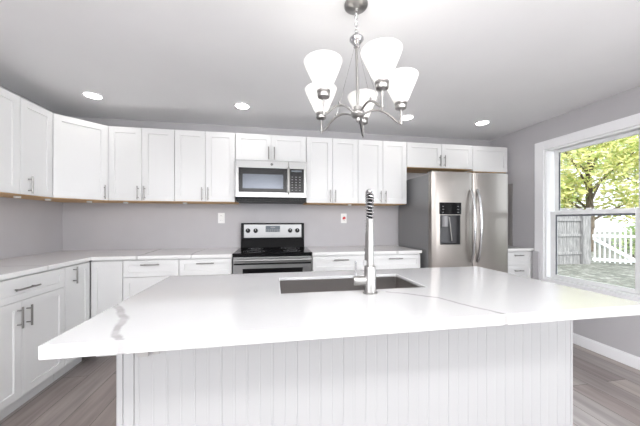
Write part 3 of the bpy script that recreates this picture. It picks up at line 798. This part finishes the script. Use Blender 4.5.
for x in (-1.57, -.29, 1.42, 2.34):  # unseen second row, added to light the room from behind
    recessed(x, -.45, 'round recessed ceiling light in the unseen row added behind the camera')

def linear_fill_lamp(x, y, L):  # unseen lamp added to light ceiling and island from behind the camera
    r = empty('fill_lamp', 'long white linear fill lamp added behind the camera', 'light', (x, y, ZC))
    link('housing', mbox(-L/2, L/2, -.03, .03, -.305, -.290), 'trim', r, bevel=.003)
    link('diffuser', tube(nb(), [(-L/2, 0, -.400), (L/2, 0, -.410)], .10, 16), M['bar'], r)
    for s_ in (-1, 1): link('stem', lathe(nb(), [(.008, -.290), (.008, -.001)], (s_*L*.35, 0, 0), n=12), 'nickel', r)
linear_fill_lamp(.35, -.15, 2.2)

# ------------------------------------------------------------------ outside
GZ = -.32
def ground_mat():
    m = mat('leaf_strewn_ground', (.3, .3, .25), .95); L = m.node_tree.links
    tc = nd(m, 'ShaderNodeTexCoord'); n = nd(m, 'ShaderNodeTexNoise'); n.inputs['Scale'].default_value = 5; n.inputs['Detail'].default_value = 8; n.inputs['Roughness'].default_value = .75
    r = nd(m, 'ShaderNodeValToRGB'); e = r.color_ramp.elements; e[0].position = .36; e[0].color = (.10, .10, .09, 1); e[1].position = .64; e[1].color = (.36, .35, .33, 1)
    q = e.new(.5); q.color = (.15, .155, .13, 1)
    L.new(tc.outputs['Object'], n.inputs['Vector']); L.new(n.outputs['Fac'], r.inputs[0]); L.new(r.outputs[0], bsdf(m).inputs['Base Color'])
    return m
g = link('ground', mbox(-30, 50, -30, 50, GZ-.1, GZ), ground_mat()); g['kind'] = 'structure'

FY = 8.1
def make_fence():
    r = empty('wooden_fence', 'weathered grey wooden privacy fence seen through the window', 'fence', (0, FY, GZ))
    b = nb(); x = 6.0; i = 0
    while x < 11.05:
        w = .135; h = 2.02+random.uniform(-.012, .012)
        P = [(x, 0), (x+w, 0), (x+w, h-.04), (x+w-.03, h), (x+.03, h), (x, h-.04)]
        lo = [b.verts.new((u, 0, v)) for u, v in P]; hi = [b.verts.new((u, .02, v)) for u, v in P]
        for k in range(6): b.faces.new((lo[k], lo[(k+1) % 6], hi[(k+1) % 6], hi[k]))
        b.faces.new(lo); b.faces.new(hi); x += w+.012
    link('boards', b, 'fencewood', r)
    for z in (.35, 1.0, 1.55): link('rail', mbox(6.0, 11.0, -.04, -.001, z, z+.09), 'fencewood', r)
    for x in (6.4, 8.7): link('post', mbox(x, x+.09, -.13, -.041, 0, 1.95), 'fencewood', r)
    link('end_post', mbox(11.0, 11.34, -.10, .14, 0, 1.83), 'fencewood', r)
make_fence()
def make_gate():
    p0 = Vector((11.36, 7.97, GZ)); p1 = Vector((12.25, 7.06, GZ)); d = p1-p0
    r = empty('picket_gate', 'white picket gate with a diagonal brace, open beside the wooden fence', 'gate', p0, math.atan2(d.y, d.x))
    L = d.length; n = 10
    for i in range(n):
        x = .06+(L-.14)*i/(n-1)
        b = nb(); P = [(x-.021, .08), (x+.021, .08), (x+.021, 1.22), (x, 1.30), (x-.021, 1.22)]
        lo = [b.verts.new((u, 0, v)) for u, v in P]; hi = [b.verts.new((u, .02, v)) for u, v in P]
        for k in range(5): b.faces.new((lo[k], lo[(k+1) % 5], hi[(k+1) % 5], hi[k]))
        b.faces.new(lo); b.faces.new(hi); link('picket', b, 'picket', r)
    for z in (.14, .98): link('rail', mbox(0, L, -.035, -.001, z, z+.09), 'picket', r)
    b = nb(); P = [(.0, 1.0), (.0, .88), (L*.80, .16), (L*.86, .16), (L*.86, .24)]
    lo = [b.verts.new((u, -.072, v)) for u, v in P]; hi = [b.verts.new((u, -.036, v)) for u, v in P]
    for k in range(5): b.faces.new((lo[k], lo[(k+1) % 5], hi[(k+1) % 5], hi[k]))
    b.faces.new(lo); b.faces.new(hi); link('brace', b, 'picket', r)
make_gate()

def leafmat(name, c1, c2, c3):
    m = mat(name, c1, .6); L = m.node_tree.links
    g = nd(m, 'ShaderNodeNewGeometry'); r = nd(m, 'ShaderNodeValToRGB'); e = r.color_ramp.elements
    e[0].position = 0; e[0].color = (*c1, 1); e[1].position = 1; e[1].color = (*c3, 1); q = e.new(.5); q.color = (*c2, 1)
    L.new(g.outputs['Random Per Island'], r.inputs[0]); L.new(r.outputs[0], bsdf(m).inputs['Base Color'])
    t = nd(m, 'ShaderNodeBsdfTranslucent'); L.new(r.outputs[0], t.inputs[0])
    x = nd(m, 'ShaderNodeMixShader'); x.inputs[0].default_value = .45
    L.new(bsdf(m).outputs[0], x.inputs[1]); L.new(t.outputs[0], x.inputs[2]); L.new(x.outputs[0], m.node_tree.nodes['Material Output'].inputs[0])
    return m
M['leafy'] = leafmat('yellow_green_leaves', (.30, .42, .14), (.78, .78, .32), (.92, .84, .52))
M['leafg'] = leafmat('green_leaves', (.20, .30, .14), (.40, .50, .24), (.62, .66, .40))
def leaves(n, blobs, size, rnd):
    V, F = [], []
    for _ in range(n):
        cx, cy, cz, rx, ry, rz = rnd.choice(blobs)
        v = Vector((rnd.gauss(0, 1), rnd.gauss(0, 1), rnd.gauss(0, 1))).normalized()*rnd.random()**.4
        p = Vector((cx+v.x*rx, cy+v.y*ry, cz+v.z*rz))
        a = Vector((rnd.gauss(0, 1), rnd.gauss(0, 1), rnd.gauss(0, 1))).normalized(); c = a.orthogonal().normalized(); s = size*rnd.uniform(.6, 1.3)
        i = len(V); V += [p-a*s, p+c*s*.5, p+a*s, p-c*s*.5]; F.append((i, i+1, i+2, i+3))
    me = bpy.data.meshes.new('foliage'); me.from_pydata([tuple(v) for v in V], [], F); return me
def tree(x, y, h, crown, n, size, m, label, seed, zlow=.3):
    rnd = random.Random(seed)
    r = empty('tree', label, 'tree', (x, y, GZ), 0, 'trees beyond the fence')
    b = nb(); pts = [(0, 0, 0), (.05, .03, h*.25), (-.03, .05, h*.5), (.06, 0, h*.8)]; tube(b, pts, .2, 10, [.22, .16, .12, .05])
    link('trunk', b, 'bark', r, smooth=True)
    blobs = []
    for i in range(11):
        a = rnd.uniform(0, 2*PI); q = rnd.uniform(.25, .85)*crown; zz = h*rnd.uniform(zlow, .92)
        bx_, by_ = q*math.cos(a), q*math.sin(a); k = rnd.uniform(.4, .62)*crown
        blobs.append((bx_, by_, zz, k, k, k*.75))
        s = min(zz*.75, h*.7); b = nb(); tube(b, [(0, 0, s*.8), (bx_*.5, by_*.5, (s*.8+zz)/2+.1), (bx_, by_, zz)], .05, 6, [.07, .045, .02]); link('branch', b, 'bark', r, smooth=True)
    me = leaves(n, blobs, size, rnd); me.materials.append(M[m])
    o = bpy.data.objects.new('foliage', me); COL.objects.link(o); o.parent = r
tree(16.1, 11.4, 7.6, 3.1, 8500, .15, 'leafy', 'yellow-green autumn tree standing directly behind the wooden fence', 1, .25)
tree(21.8, 12.0, 7.0, 2.6, 5500, .15, 'leafy', 'looser yellowing tree behind the picket gate, sky showing through', 5, .45)
tree(23.5, 19.4, 11, 3.4, 4000, .17, 'leafg', 'tall green tree furthest away, rising behind the yellowing ones', 9, .3)
def shrub(x, y, h, w, n, m, label, seed):
    rnd = random.Random(seed); r = empty('shrub', label, 'shrub', (x, y, GZ))
    me = leaves(n, [(0, 0, h*.5, w, w, h*.5), (w*.4, 0, h*.6, w*.7, w*.7, h*.4)], .07, rnd); me.materials.append(M[m])
    o = bpy.data.objects.new('foliage', me); COL.objects.link(o); o.parent = r
    for i in range(4):
        a = i*1.6; b = nb(); tube(b, [(0, 0, 0), (w*.4*math.cos(a), w*.4*math.sin(a), h*.6)], .02, 6, [.03, .012]); link('stem', b, 'bark', r)
shrub(13.0, 7.8, 1.6, .6, 900, 'leafg', 'bushy green shrub growing behind the white picket gate', 3)
